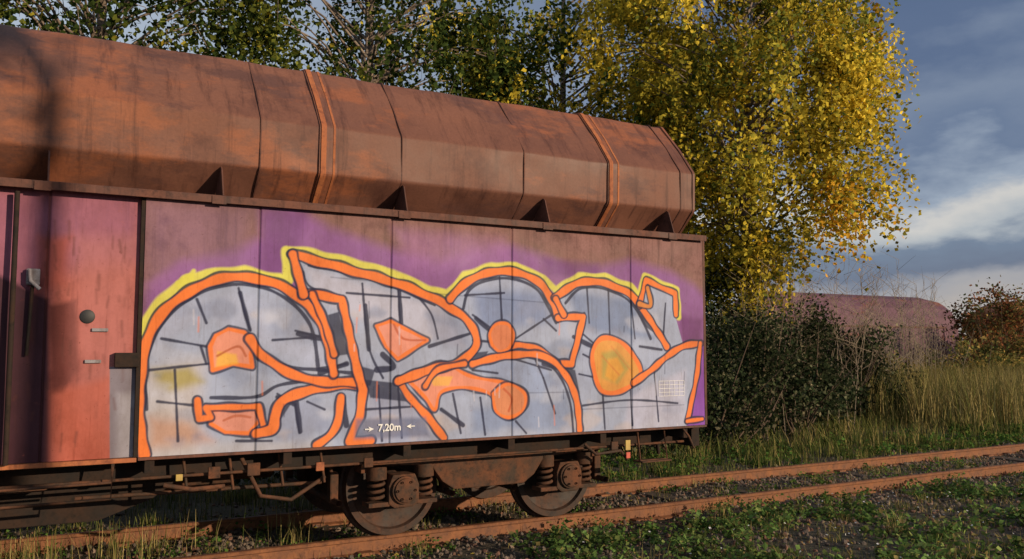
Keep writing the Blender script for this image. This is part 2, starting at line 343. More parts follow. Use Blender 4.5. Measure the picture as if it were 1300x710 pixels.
    c.fill([(545,478),(575,478),(570,490),(550,490)],(.65,.36,.06),.7,.02); c.stroke([(640,494),(650,506),(646,522)],3*PX,(.4,.08,.03),.8,.01)
    O([(386,372),(434,380),(444,425),(454,470),(461,495),(456,530),(444,560),(470,560)],9,sm=False)
    O([(396,374),(412,410),(424,450)],7)
    O([(506,484),(545,470),(580,462),(602,444),(603,424),(588,402),(556,382),(510,362),(455,346),(372,323)],9.5)
    O([(372,323),(380,352),(386,374)],9)
    # letter three
    O([(572,380),(590,360),(620,346),(655,346),(686,360),(702,384),(709,404)],9)
    O([(709,404),(741,402),(733,432),(726,462),(708,462)],8,sm=False)
    O([(708,462),(688,446),(662,438),(648,440)],7)
    FO([(625,438),(622,424),(630,412),(645,412),(652,426),(646,442),(634,446)],(.54,.18,.09),4)
    O([(600,462),(640,452),(690,452),(716,474),(731,505),(736,546)],8)
    O([(540,490),(556,470),(590,462)],6)
    # letter four
    O([(705,378),(735,359),(768,360),(800,374),(820,398),(834,420),(846,440)],9)
    O([(706,380),(716,400)],8)
    O([(812,388),(820,356),(857,373),(858,400)],7,sm=False); O([(822,366),(826,388),(812,386)],6,(.55,.2,.05))
    FO([(756,480),(752,450),(764,430),(790,436),(812,466),(808,484),(784,498),(764,496)],(.56,.26,.06),6)
    c.fill([(764,480),(764,448),(782,444),(800,466),(784,488)],(.28,.26,.07),.75,.06); c.fill([(768,478),(772,456),(784,454),(792,470),(780,486)],(.62,.28,.04),.8,.05)
    for p in ([(764,452),(786,476)],[(776,440),(800,470)]): c.stroke(p,2*PX,(.45,.12,.03),.5,.015)
    O([(804,486),(826,470),(848,452),(868,440),(890,436)],8)
    O([(889,436),(884,480),(872,535)],7); O([(872,535),(892,532)],5)
    c.fill([(452,532),(540,530),(545,554),(450,558)],(.10,.12,.22),.75,.05)
    for k in range(30):
        u=rg.uniform(200,870); v=rg.uniform(380,540); c.stroke([(u,v),(u+rg.uniform(-1,1),v+rg.uniform(6,26))],1.6*PX,[NAV,ORG,(.5,.5,.6)][rg.integers(3)],.5,.01)
def paint_dummy(c): pass
def paint_door(c):
    c.fill([(-60,228),(182,238),(180,330),(60,345),(20,430),(-60,440)],(.24,.10,.18),.7,.25)
    c.fill([(-40,330),(62,380),(64,600),(-40,600)],(.045,.018,.028),.95,.05)
    c.fill([(62,388),(98,380),(100,470),(80,500),(66,500)],(.09,.022,.02),.85,.05)
    c.fill([(95,300),(175,300),(176,440),(140,560),(95,520)],(.37,.14,.135),.6,.2)
    c.fill([(50,300),(90,300),(80,360),(50,370)],(.38,.09,.065),.8,.1)
    c.fill([(64,500),(140,480),(140,600),(64,600)],(.38,.09,.055),.6,.1)
    c.fill([(140,466),(190,466),(190,590),(140,590)],(.17,.16,.20),.95,.01)
    c.fill([(150,500),(176,500),(176,585),(150,585)],(.30,.29,.34),.8,.08)
    rg=np.random.default_rng(3)
    for k in range(70):
        u=rg.uniform(5,178);v=rg.uniform(250,570)
        c.stroke([(u,v),(u+rg.uniform(-3,3),v+rg.uniform(3,24))],rg.uniform(1,3)*PX,(.10,.035,.03),rg.uniform(.15,.6),.02)

# ------------- the graffiti wagon ------------
XE=6.38; ZB=.935; ZT=2.93; CY=1.475
wagon=empty('freight_wagon')
seams=[(W(u,300)[0],.012) for u in (330,497,650,800)]
XD=W(181,400)[0]
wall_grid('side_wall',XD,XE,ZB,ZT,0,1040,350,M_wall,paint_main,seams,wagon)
wall_grid('door_panel',-.22,XD-.004,ZB,ZT,.05,220,350,M_door,paint_door,[(W(62,300,.05)[0],.012)],wagon)
wall_grid('side_wall_rear_half',-7,-.34,ZB,ZT,.03,60,20,M_door,paint_dummy,[],wagon)
box('wall_edge',(XD-.03,.006,ZB),(XD+.004,.06,ZT),M_dark,wagon,0)
box('door_post',(-.30,-.03,ZB-.03),(-.235,.05,ZT),M_dark,wagon)
box('corner_angle',(XE-.002,-.004,ZB),(XE+.03,.1,ZT),M_ledge,wagon,.003)
box('body_core',(-7,.07,ZB+.01),(XE-.001,2.95,ZT),M_ledge,wagon,0)
box('bottom_lip',(XD,-.004,ZB-.025),(XE+.02,.06,ZB-.002),M_ledge,wagon,.003)
box('door_sill',(-.25,.0,ZB-.035),(XD-.01,.06,ZB-.003),M_strap,wagon,.003)
# roof: folded sheet with rounded folds
prof=[(.36,2.94),(.05,3.23),(.04,3.64),(.27,3.94),(.57,4.27),(1.475,4.44),(2.38,4.27),(2.68,3.94),(2.91,3.64),(2.90,3.23),(2.59,2.94)]
rp_=[]; pa=[np.array(p) for p in prof]
for i,p in enumerate(pa):
    if i in (0,len(pa)-1): rp_.append(p); continue
    a=p+(pa[i-1]-p)/np.linalg.norm(pa[i-1]-p)*.02; b=p+(pa[i+1]-p)/np.linalg.norm(pa[i+1]-p)*.02
    for t_ in (0,.33,.67,1): rp_.append((1-t_)**2*a+2*t_*(1-t_)*p+t_*t_*b)
fine=[]
for a,b in zip(rp_[:-1],rp_[1:]):
    k=max(1,int(np.linalg.norm(b-a)/.05)); fine+= [a+(b-a)*j/k for j in range(k)]
fine.append(rp_[-1]); fine=np.array(fine)
tg=np.gradient(fine,axis=0); tg/=np.linalg.norm(tg,axis=1)[:,None]; nn=np.stack([-tg[:,1],tg[:,0]],1)
XR=XE-.06; xs=np.linspace(-7,XR,300); sarc=np.concatenate([[0],np.cumsum(np.linalg.norm(np.diff(fine,axis=0),axis=1))])
X,Sx=np.meshgrid(xs,sarc); dd=.006*np.sin(X*1.9+Sx*3)*np.sin(Sx*4)+.004*np.sin(X*6.1+Sx*7)+.0025*np.sin(X*13+Sx*11)*np.sin(Sx*9)
Y=fine[:,0][:,None]+nn[:,0][:,None]*dd; Z=fine[:,1][:,None]+nn[:,1][:,None]*dd
I=np.arange(X.size).reshape(X.shape); F=np.stack([I[:-1,:-1],I[:-1,1:],I[1:,1:],I[1:,:-1]],-1).reshape(-1,4)
np_mesh('roof_shell',np.stack([X,Y,Z],-1).reshape(-1,3),F,M_roof,smooth=True,parent=wagon)
py_mesh('roof_end',[(XR-.002,y,z) for y,z in rp_],[tuple(range(len(rp_)))],M_roof,wagon)
def strap(x,w_,th,mat,name):
    V=[];F=[];n=len(rp_)
    for i,(y,z) in enumerate(rp_):
        a=np.array(rp_[max(i-1,0)]);b=np.array(rp_[min(i+1,n-1)]); t=(b-a)/np.linalg.norm(b-a); nn=np.array([-t[1],t[0]])
        for dx,k in ((-w_/2,-.02),(-w_/2,th),(w_/2,th),(w_/2,-.02)): V.append((x+dx,y+nn[0]*k,z+nn[1]*k))
    for i in range(n-1):
        for k in range(3): F.append((i*4+k,i*4+k+1,i*4+4+k+1,i*4+4+k))
    F+= [(0,1,2,3),tuple((n-1)*4+k for k in (3,2,1,0))]
    py_mesh(name,V,F,mat,wagon)
for i,x in enumerate((W(402,248,.36)[0],W(757,284,.36)[0],-.77,-3.7)):
    strap(x-.045,.045,.022,M_strap,f'roof_strap_{2*i}'); strap(x+.05,.02,.016,M_strap,f'roof_strap_{2*i+1}'); strap(x,.16,.012,M_roof,f'roof_strap_plate_{i}')
for i,u in enumerate((318,493,645,840)):
    strap(W(u,262,.36)[0],.010,.009,M_ledge,f'roof_seam_{i}')
strap(XR-.015,.03,.012,M_roof,'roof_end_bead')
# ledge
box('ledge',(-7,-.055,ZT),(XE+.01,.40,ZT+.028),M_ledge,wagon,.004)
box('ledge_lip',(-7,-.062,ZT-.035),(XE+.01,-.050,ZT+.024),M_ledge,wagon,.003)
gx=[W(u,262,0)[0] for u in (-210,60,282,515,695,852)]
for i,x in enumerate(gx):
    x=float(x)
    prism(f'gusset_{i}',[(-.045,ZT+.03),(.30,ZT+.03),(.10,ZT+.30),(.04,ZT+.26)],x-.006,x+.006,M_ledge,wagon,.002,axis='x')
    box(f'gusset_foot_{i}',(x-.09,-.07,ZT-.045),(x+.02,-.064,ZT+.02),M_ledge,wagon,.002)
# door hardware
x,z=W(111,402,.04); lathe('door_hole',[(-.004,0),(-.004,.045),(.0,.052),(.008,.052)],(x,.044,z),M_black,wagon,24)  # solid black disc; its colour stands in for the shade inside the hole
x,z=W(43,352,.04); box('door_lock',(x-.05,.0,z-.06),(x+.04,.045,z+.06),M_grey,wagon,.012)
tubes('door_lock_lever',[([(x-.03,-.02,z+.05),(x-.02,-.03,z-.03),(x+.04,-.03,z-.09)],.014)],M_grey,wagon)
for i,(u,v) in enumerate(((127,419),(118,459))):
    x,z=W(u,v,.04); box(f'label_holder_{i}',(x-.055,.03,z-.012),(x+.055,.044,z+.012),M_grey,wagon,.002)
x0,z1=W(146,448,.0);x1,z0=W(180,466,.0); box('latch_box',(x0,-.01,z0),(x1-.02,.045,z1),M_dark,wagon,.006)
x,z=W(16,380,.0); tubes('door_bar',[([(x,-.03,ZB),(x,-.03,ZT-.06)],.018),([(x+.10,.02,z-.4),(x+.12,.0,z+.1)],.012)],M_dark,wagon)
# stencil text
def text(name,s,u,v,size,mat,y=-.006):
    c=bpy.data.curves.new(name,'FONT'); c.body=s; c.size=size; c.align_x='CENTER'; c.align_y='CENTER'; c.extrude=.0005; c.offset=.002
    o=bpy.data.objects.new(name,c); x,z=W(u,v); o.location=(x,y,z); o.rotation_euler=(math.pi/2,0,0); c.materials.append(mat); link(o,wagon)
text('length_mark','7,20m',494,543,.085,M_white,-.012)
def arrow(nm,u,v,d):
    x,z=W(u,v); py_mesh(nm,[(x-.03,-.012,z-.005),(x+.03,-.012,z-.005),(x+.03,-.012,z+.005),(x-.03,-.012,z+.005)],[(0,1,2,3)],M_white,wagon)
    tx=x+d*.05; py_mesh(nm+'_head',[(tx,-.0125,z),(tx-d*.05,-.0125,z+.022),(tx-d*.035,-.0125,z),(tx-d*.05,-.0125,z-.022)],[(0,1,2,3)],M_white,wagon)
arrow('mark_arrow_1',467,545,1); arrow('mark_arrow_2',522,541,-1)
bars=[]
xa,za=W(836,484);xb,zb=W(868,502)
for k in range(5):
    z=za+(zb-za)*k/4; bars.append(((xa,z-.002),(xb,z+.002)))
for k in range(6):
    x=xa+(xb-xa)*k/5; bars.append(((x-.002,zb),(x+.002,za)))
VV=[];FF=[]
for j,((a,b),(c_,d)) in enumerate(bars):
    o=len(VV); yy=-.008 if j<5 else -.0085; VV+=[(a,yy,b),(c_,yy,b),(c_,yy,d),(a,yy,d)]; FF.append((o,o+1,o+2,o+3))
py_mesh('inspection_grid',VV,FF,M_white,wagon)
# underframe
box('side_sill',(-7,.34,ZB-.20),(XE,.42,ZB-.035),M_dark,wagon)
box('side_sill_far',(-7,2.53,ZB-.19),(XE,2.61,ZB),M_dark,wagon)
box('centre_sill',(-7,1.2,ZB-.27),(XE+.05,1.75,ZB),M_dark,wagon)
for i,x in enumerate(np.arange(-6.5,6.4,1.05)): box(f'cross_member_{i}',(x,.04,ZB-.13),(x+.07,2.73,ZB-.028),M_dark,wagon,.004)
box('end_sill',(XE-.06,.15,ZB-.24),(XE+.05,2.8,ZB+.12),M_dark,wagon)
prism('hopper_chute',[(-2.6,.92),(1.6,.92),(1.0,.50),(.6,.36),(-1.9,.36),(-2.1,.45)],.75,2.4,M_dark,wagon)
prism('chute_flap',[(-.9,.78),(.35,.78),(.2,.66),(-.8,.66)],.5,.70,M_bog,wagon)
rods=[]
rods.append(([(-2,.12,.76),(XE-.2,.12,.76)],.013)); rods.append(([(.4,.3,.62),(2.3,.3,.60)],.016))
rods.append(([(-.35,.02,.9),(-.33,-.02,.64),(.62,-.02,.645),(.63,.02,.9)],.013)); rods.append(([(-.35,-.02,.76),(.62,-.02,.765)],.010))
for x in (1.15,1.5,1.9,2.25): rods.append(([(x,.18,.88),(x+.03,.15,.62)],.012))
rods.append(([(1.0,.1,.70),(1.2,.05,.66),(1.45,.1,.66)],.018)); rods.append(([(5.55,.1,.9),(5.55,.05,.6),(5.9,.05,.6),(5.9,.1,.9)],.012))
rods.append(([(6.1,.05,.92),(6.14,-.02,.82),(6.2,-.02,.70)],.012)); rods.append(([(4.9,.1,.8),(5.0,.05,.7),(5.3,.05,.72),(5.42,.1,.62)],.016)); rods.append(([(1.6,.2,.86),(1.75,.15,.55),(2.0,.15,.50),(2.3,.2,.66)],.018))
tubes('brake_rods_and_steps',rods,M_bog,wagon)
box('step_tread',(5.54,.0,.585),(5.92,.16,.60),M_bog,wagon,.003)
for i,x in enumerate((1.25,1.75)):
    lathe(f'air_tank_{i}',[(-.35,0),(-.35,.06),(-.31,.12),(.31,.12),(.35,.06),(.35,0)],(x+.1,1.0+.5*i,.62),M_bog,wagon,24,'x')
for i,(x,mt,s_) in enumerate(((1.08,M_yel,.05),(1.32,M_bog,.09),(2.18,M_strap,.07),(5.2,M_bog,.08),(1.62,M_bog,.1),(2.6,M_bog,.08))):
    box(f'lever_plate_{i}',(x,.06,.73),(x+s_,.085,.73+s_),mt,wagon,.004)
box('end_tag_yellow',(5.36,.04,.72),(5.42,.055,.82),M_yel,wagon,.003); box('end_tag_red',(5.36,.03,.64),(5.41,.045,.70),M_red,wagon,.003)
for i,y in enumerate((CY-.8,CY+.8)):
    lathe(f'buffer_{i}',[(0,.12),(.18,.11),(.18,.075),(.32,.075),(.33,.19),(.36,.18),(.37,0)],(XE+.05,y,1.04),M_dark,wagon,28,'x')
tubes('coupling_hook',[([(XE+.05,CY,1.0),(XE+.25,CY,1.0),(XE+.33,CY,.92),(XE+.3,CY,.6)],.03),([(XE+.05,CY-.4,.95),(XE+.2,CY-.4,.8),(XE+.25,CY-.38,.5)],.022)],M_dark,wagon)
tubes('end_ladder',[([(XE+.04,.3,.75),(XE+.05,.3,3.0)],.016),([(XE+.04,.7,.75),(XE+.05,.7,3.0)],.016)]+[([(XE+.045,.3,z),(XE+.045,.7,z)],.011) for z in np.arange(.8,3,.3)],M_dark,wagon)
# bogies
def spring(c,r,h):
    n=5*16; t=np.linspace(0,1,n); return (np.stack([c[0]+r*np.cos(t*5*2*math.pi),c[1]+r*np.sin(t*5*2*math.pi),c[2]+h*t],-1),.017)
def bogie(xc,parent,tag):
    for wx in (-.9,.9):
        X=xc+wx
        for sgn in (-1,1):
            y=CY+sgn*.75; s=sgn
            lathe(f'{tag}_wheel_{wx}_{sgn}',[(-.065*s,.492),(-.035*s,.485),(-.03*s,.462),(.065*s,.455),(.068*s,.40),(.03*s,.385),(.005*s,.30),(.02*s,.17),(.09*s,.13),(.11*s,.125),(.12*s,.095),(.12*s,0)],(X,y,.46),M_wheel,parent,56)
            lathe(f'{tag}_wheelback_{wx}_{sgn}',[(-.065*s,.492),(-.066*s,.40),(-.03*s,.385),(-.02*s,.17),(-.08*s,.12),(-.08*s,0)],(X,y,.46),M_wheel,parent,40)
            ya=CY+sgn*1.0
            prism(f'{tag}_axlebox_{wx}_{sgn}',[(X-.15,.34),(X-.15,.50),(X-.11,.60),(X+.11,.60),(X+.15,.50),(X+.15,.34),(X+.09,.30),(X-.09,.30)],ya-.10,ya+.10,M_bog,parent,.015)
            lathe(f'{tag}_axlecap_{wx}_{sgn}',[(0,.125),(.03*s,.125),(.035*s,.11),(.05*s,.105),(.055*s,.05),(.055*s,0)],(X,ya+.10*s,.46),M_bog,parent,28)
            tubes(f'{tag}_bolts_{wx}_{sgn}',[([(X+.085*math.cos(a),ya+.13*s,.46+.085*math.sin(a)),(X+.085*math.cos(a),ya+.165*s,.46+.085*math.sin(a))],.012) for a in np.arange(0,6.2,1.047)],M_bog,parent,6)
            tubes(f'{tag}_springs_{wx}_{sgn}',[spring((X-.235,ya,.36),.07,.28),spring((X+.235,ya,.36),.07,.28)],M_bog,parent,6)
            for k in (-.235,.235):
                box(f'{tag}_springseat_{wx}_{sgn}_{k}',(X+k-.10,ya-.09,.32),(X+k+.10,ya+.09,.36),M_bog,parent)
                lathe(f'{tag}_springcap_{wx}_{sgn}_{k}',[(0,.0),(0,.095),(.12,.095),(.12,0)],(X+k,ya,.56),M_bog,parent,20,'z')
            box(f'{tag}_brakeshoe_{wx}_{sgn}',(X-math.copysign(.56,wx)-.04,y-.05,.34),(X-math.copysign(.56,wx)+.04,y+.05,.62),M_bog,parent,.015)
            box(f'{tag}_brakeshoe2_{wx}_{sgn}',(X+math.copysign(.56,wx)-.04,y-.05,.34),(X+math.copysign(.56,wx)+.04,y+.05,.62),M_bog,parent,.015)
        lathe(f'{tag}_axle_{wx}',[(-1,.07),(-.75,.09),(-.2,.085),(.2,.085),(.75,.09),(1,.07)],(X,CY,.46),M_wheel,parent,20)
    for sgn in (-1,1):
        ya=CY+sgn*1.0
        prism(f'{tag}_frame_{sgn}',[(xc-1.3,.70),(xc-1.3,.80),(xc-.55,.83),(xc-.4,.80),(xc+.4,.80),(xc+.55,.83),(xc+1.3,.80),(xc+1.3,.70),(xc+.62,.66),(xc+.5,.50),(xc+.38,.42),(xc-.38,.42),(xc-.5,.50),(xc-.62,.66)],ya-.07,ya+.05,M_bog,parent,.01)
        prism(f'{tag}_frame_rib_{sgn}',[(xc-.35,.74),(xc+.35,.74),(xc+.3,.47),(xc-.3,.47)],ya-sgn*-.052-.01,ya+sgn*.052+.012,M_bog,parent,.004)
    box(f'{tag}_bolster',(xc-.28,CY-1.02,.56),(xc+.28,CY+1.02,.76),M_bog,parent)
    for e_ in (-1.28,1.2): box(f'{tag}_headstock_{e_}',(xc+e_,CY-1,.62),(xc+e_+.08,CY+1,.76),M_bog,parent)
    tubes(f'{tag}_rigging',[([(xc+a,CY-.95,.36),(xc+a,CY+.95,.36)],.03) for a in (-1.46+.0,-.34,.34,1.46)]+[([(xc+a,CY+b,.36),(xc+a*1.02,CY+b,.85)],.022) for a in (-1.46,-.34,.34,1.46) for b in (-.75,.75)],M_bog,parent)
bogie(4.0,wagon,'bogie_a'); bogie(-4.6,wagon,'bogie_b')

# ------------- background wagons ----------
def bg_wagon(name,x0,x1,cy,matb,matr,yawd=0):
    e_=empty(name,((x0+x1)/2,cy,0)); h=(x1-x0)/2
    p=[(-1.45,1.0),(-1.45,2.7),(-1.38,3.2),(-1.15,3.7),(-.7,4.15),(0,4.35),(.7,4.15),(1.15,3.7),(1.38,3.2),(1.45,2.7),(1.45,1.0)]
    secs=[(-h,.70,2.0),(-h+.25,.86,1.5),(-h+.7,.95,1.2),(-h+1.4,1,1.0),(h-1.4,1,1.0),(h-.7,.95,1.2),(h-.25,.86,1.5),(h,.70,2.0)]
    V=[];F=[];n=len(p)
    for x,s,zb in secs:
        for y,z in p: V.append((x,y*(.6+.4*s),zb if z==1.0 else zb+(z-1.0)*(4.35*(.55+.45*s)-zb)/3.35))
    for i in range(len(secs)-1):
        for k in range(n-1): F.append((i*n+k,i*n+k+1,i*n+n+k+1,i*n+n+k))
        F.append((i*n+n-1,i*n,i*n+n,i*n+n+n-1))
    F+=[tuple(range(n)),tuple(range((len(secs)-1)*n,len(secs)*n))]
    py_mesh('body',V,F,matb,e_)
    for i,x in enumerate(np.linspace(-h+1.5,h-1.5,9)): box(f'rib_{i}',(x,-1.50,1.05),(x+.08,-1.452,2.7),matr,e_)
    box('roof_edge',(-h+1.3,-1.49,2.70),(h-1.3,-1.44,2.78),M_ledge,e_)
    box('sill',(-h-.3,-1.2,.82),(h+.3,1.2,1.0),M_dark,e_)
    for b in (-h+2,h-2):
        for wx in (-.9,.9):
            for sg in (-1,1): lathe(f'wheel_{b}_{wx}_{sg}',[(-.06,.49),(-.03,.46),(.06,.455),(.06,0)],(b+wx,sg*.75,.46),M_wheel,e_,24)
        box(f'bogie_frame_{b}',(b-1.3,-1.06,.45),(b+1.3,-.94,.75),M_bog,e_)
M_bgp=rusty('faded_purple_steel',(.115,.055,.078),(.155,.078,.105),(.07,.033,.04),s1=.4,patch=((.16,.06,.05),(.08,.045,.07))); M_bgo=rusty('orange_rust_steel',(.26,.10,.055),(.34,.15,.07),(.14,.055,.04),s1=.4)
bg_wagon('freight_wagon',28.5,42.4,22,M_bgp,M_bgp); bg_wagon('freight_wagon',47,61,22,M_bgo,M_bgo)

# ------------- ground, track -------------
def gz(x,y): return -.15+.018*np.sin(x*1.7+y)*np.sin(y*2.3+.5)+.010*np.sin(x*4.1-y*3.3)+.008*np.sin(x*9+y*7)
n=420; t=np.linspace(-1,1,n); xs=4+ (np.sinh(t*6.2)/np.sinh(6.2))*600; ys=1+(np.sinh(t*6.2)/np.sinh(6.2))*600
X,Y=np.meshgrid(xs,ys); ee=np.exp(-((X-4)**2+(Y-1)**2)/900); Z=gz(X,Y)*ee-.15*(1-ee)
I=np.arange(n*n).reshape(n,n); F=np.stack([I[:-1,:-1],I[:-1,1:],I[1:,1:],I[1:,:-1]],-1).reshape(-1,4)
m,nt,bs=newmat('ground_soil')
f1,_=noise(nt,.8,8,.65,lo=.4,hi=.6); f2,raw=noise(nt,30,6,.75,lo=.35,hi=.7); f3,_=noise(nt,5,6,.7,lo=.45,hi=.62,off=(4,1,0))
c=mixc(nt,f1,(.065,.045,.028),(.045,.048,.022)); c=mixc(nt,f3,c,(.10,.072,.045)); c=mixc(nt,f2,c,(.022,.017,.012))
nt.links.new(c,bs.inputs['Base Color']); bs.inputs['Roughness'].default_value=.95; bump(nt,bs,raw,.9,.03)
np_mesh('ground',np.stack([X,Y,Z],-1).reshape(-1,3),F,m,smooth=True)
track=empty('railway_track')
rp=[(-.07,-.165),(.07,-.165),(.07,-.15),(.012,-.135),(.010,-.04),(.034,-.03),(.036,-.006),(.028,0),(-.028,0),(-.036,-.006),(-.034,-.03),(-.010,-.04),(-.012,-.135),(-.07,-.15)]
for i,y in enumerate((CY-.75,CY+.75)):
    prism(f'rail_{i}',[(y+a,b) for a,b in rp],-30,90,M_rail,track,0,axis='x')
for i,x in enumerate(np.arange(-8,40,.63)):
    j=rng.uniform(-.03,.03); box(f'sleeper_{i}',(x+j,CY-1.28+j,-.30),(x+j+.24,CY+1.28+j,-.142+rng.uniform(-.012,.004)),M_sleep,track,.012)
    for y in (CY-.75,CY+.75):
        box(f'clip_{i}_{y:.1f}',(x+j+.05,y-.12,-.15),(x+j+.19,y+.12,-.122),M_rail,track,.004)

# scatter helpers
def leaves(P,size,cols,flat=0.0,aspect=.7):
    n=len(P); a=rng.normal(size=(n,3)); 
    nrm=rng.normal(size=(n,3)); nrm[:,2]+=flat*3; nrm/=np.linalg.norm(nrm,axis=1)[:,None]
    a-= (a*nrm).sum(1)[:,None]*nrm; a/=np.linalg.norm(a,axis=1)[:,None]; b=np.cross(nrm,a)
    s=(size*rng.uniform(.6,1.35,n))[:,None]
    V=np.stack([P-a*s*.5,P-a*s*.05+b*s*.5*aspect+nrm*s*.06,P+a*s*.55,P-a*s*.05-b*s*.5*aspect+nrm*s*.06],1).reshape(-1,3)
    F=np.arange(n*4).reshape(n,4); return V,F,np.repeat(cols,4,axis=0)
def palette(n,cols,wts,var=.25):
    cols=np.array(cols); i=rng.choice(len(cols),n,p=np.array(wts)/sum(wts)); c=cols[i]*rng.uniform(1-var,1+var,(n,1)); return np.clip(c,0,1)
YG=[(.58,.44,.05),(.42,.35,.045),(.17,.19,.035),(.045,.070,.018),(.55,.30,.03)]
def birch(name,x,y,H,rx,ry,z0,z1,n,wts,nclump=70,size=.075,seed=0,leafpal=YG,zlow=None,limbs=True,shell=.5,dark=1.0,rmax=.85):
    global rng; rng=np.random.default_rng(seed)
    T=empty(name,(0,0,0)); cz=(z0+z1)/2; rz=(z1-z0)/2
    tr=[(x+.15*math.sin(h*1.3),y+.12*math.cos(h*1.1),h*H-.3) for h in np.linspace(0,1,9)]
    lim=[(tr,np.linspace(.17,.03,9))]
    C=[];R=[]
    for k in range(nclump):
        d=rng.normal(size=3); d/=np.linalg.norm(d); r=rng.uniform(.2,1)**shell
        p=np.array([x,y,cz])+d*r*np.array([rx,ry,rz]); C.append(p); R.append(rng.uniform(.35,rmax))
        hb=max(.8,p[2]-rng.uniform(.5,2.2)); b=np.array([x,y,min(hb,H*.9)])
        mid=(b+p)/2+np.array([0,0,.35])
        lim.append(([b,(b+mid)/2,mid,(mid+p)/2+np.array([0,0,.1]),p],np.linspace(.035,.006,5)))
        e2=p+rng.normal(size=3)*.5; lim.append(([p,(p+e2)/2+np.array([0,0,.12]),e2,e2-np.array([0,0,rng.uniform(.3,.9)])],np.linspace(.008,.003,4)))
    tubes('trunk_and_limbs',lim,M_bark,T,5)
    C=np.array(C);R=np.array(R); wgt=R**2; k=10; ns=n//k
    ci=rng.choice(nclump,ns,p=wgt/wgt.sum()); s=C[ci]+rng.normal(size=(ns,3))*R[ci][:,None]*.48
    Ls=rng.uniform(.25,1.25,ns); t=rng.uniform(0,1,(ns,k)); lean=(s-np.array([x,y,cz]))*.06
    P=s[:,None,:]+np.array([0,0,-1.])*(t*Ls[:,None])[...,None]+lean[:,None,:]*np.sqrt(t)[...,None]+rng.normal(size=(ns,k,3))*.05
    tone=dark*np.clip(rng.normal(1,.28,nclump),.4,1.6)[ci]
    w2=np.array(wts)/sum(wts); cl=rng.choice(len(leafpal),nclump,p=w2)[ci]
    cc=palette(ns*k,leafpal,wts).reshape(ns,k,3); base=np.array(leafpal)[cl][:,None,:]*rng.uniform(.75,1.2,(ns,k,1))
    mixm=(rng.random((ns,k,1))<.6); cols=np.where(mixm,base,cc)*tone[:,None,None]
    P=P.reshape(-1,3); keep=P[:,2]>(zlow or .2)
    v,f,c=leaves(P[keep],size,cols.reshape(-1,3)[keep],-.15,.85); np_mesh('foliage',v,f,M_leaf,c,parent=T)
birch('birch_tree',14.4,7.4,12,3.7,3.0,3.4,12.2,72000,[7,6,2.4,1.0,.5],130,.10,1,shell=.42)
birch('birch_tree',12.0,11.5,14,3.8,3.0,3.2,13,46000,[4,4,4,3,.3],90,.115,2,shell=.42)
birch('birch_tree',6.0,9.6,12,3.6,2.0,5.0,11.5,19000,[.15,.6,3.5,6,.05],80,.10,3,dark=.8,rmax=.7)
birch('birch_tree',.9,9.0,12,3.4,2.0,5.2,11.5,18000,[.1,.4,3.5,7,.05],74,.10,4,dark=.8,rmax=.7)
birch('birch_tree',-4.5,10.5,12,3.4,2.6,4.5,11.5,10000,[.3,1.2,4,5,.1],45,.12,5,dark=.8)
# birch standing behind the photographer, shading the top of the roof at the left
birch('birch_tree',9.0,-15.6,12.5,2.8,1.6,9.2,12.4,8000,[3,4,3,2,.3],40,.12,6,zlow=8.5)
# shrubs
def shrub(name,blobs,n,size,pal,wts,seed,flat=0,stems=True,trans=None):
    global rng; rng=np.random.default_rng(seed); T=empty(name)
    B=np.array(blobs,float); wg=B[:,3]*B[:,4]*B[:,5]; ci=rng.choice(len(B),n,p=wg/wg.sum())
    sub=rng.normal(size=(len(B),26,3)); sub/=np.linalg.norm(sub,axis=2)[...,None]; sub*=rng.uniform(.4,1.25,(len(B),26,1))
    sj=rng.integers(0,26,n); off=sub[ci,sj]+rng.normal(size=(n,3))*.17
    P=B[ci,:3]+off*B[ci,3:6]; tone=rng.uniform(.5,1.5,(len(B),26))[ci,sj]
    ok=P[:,2]>-.15; v,f,c=leaves(P[ok],size,(palette(n,pal,wts)*tone[:,None])[ok],flat); np_mesh('foliage',v,f,M_leaf,c,parent=T)
    lim=[]
    for b in B:
        for q in range(12):
            d=rng.normal(size=3); d[2]=abs(d[2]); d/=np.linalg.norm(d); e2=b[:3]+d*b[3:6]*rng.uniform(.9,1.5); s0=np.array([b[0]+rng.normal()*.15,b[1]+rng.normal()*.15,-.2])
            lim.append(([s0,(s0+e2)/2+rng.normal(size=3)*.12,e2],[.022,.014,.004]))
    tubes('stems',lim,M_twig,T,5)
SG=[(.022,.033,.016),(.04,.052,.024),(.08,.085,.048),(.16,.14,.085)]
shrub('elder_bush',[(11.2,5.2,.9,1.3,1.0,1.2),(12.7,5.6,1.1,1.4,1.1,1.4),(14.6,6.2,1.1,1.5,1.2,1.4),(13.4,8,2.1,1.6,1.2,1.2),(15.8,7.8,1.6,1.3,1.0,1.2)],38000,.08,SG,[4,4,2,1],11)
shrub('hawthorn_bush',[(17.4,7.6,.8,1.5,1.3,1.2),(18.7,8.6,.7,1.6,1.3,1.0),(20.6,9.6,.5,1.6,1.3,.9)],26000,.09,SG,[4,4,2,1],12)
shrub('undergrowth',[(x_,5.2+.6*math.sin(x_),.25,1.3,.8,.75) for x_ in np.arange(-6,10,1.4)],24000,.09,SG,[5,3,1,.6],13)
AU=[(.22,.085,.035),(.15,.055,.03),(.22,.15,.05),(.09,.09,.035)]
shrub('rowan_bush',[(33.5,13.0,1.0,1.6,1.5,1.3),(36,14.5,2.1,1.7,1.6,1.9),(39,16.0,1.5,2.2,1.6,1.6),(42,16.5,2.2,1.8,1.6,2.0),(45,16.5,1.4,2.2,1.6,1.6)],36000,.14,AU,[3,2,3,3],14)
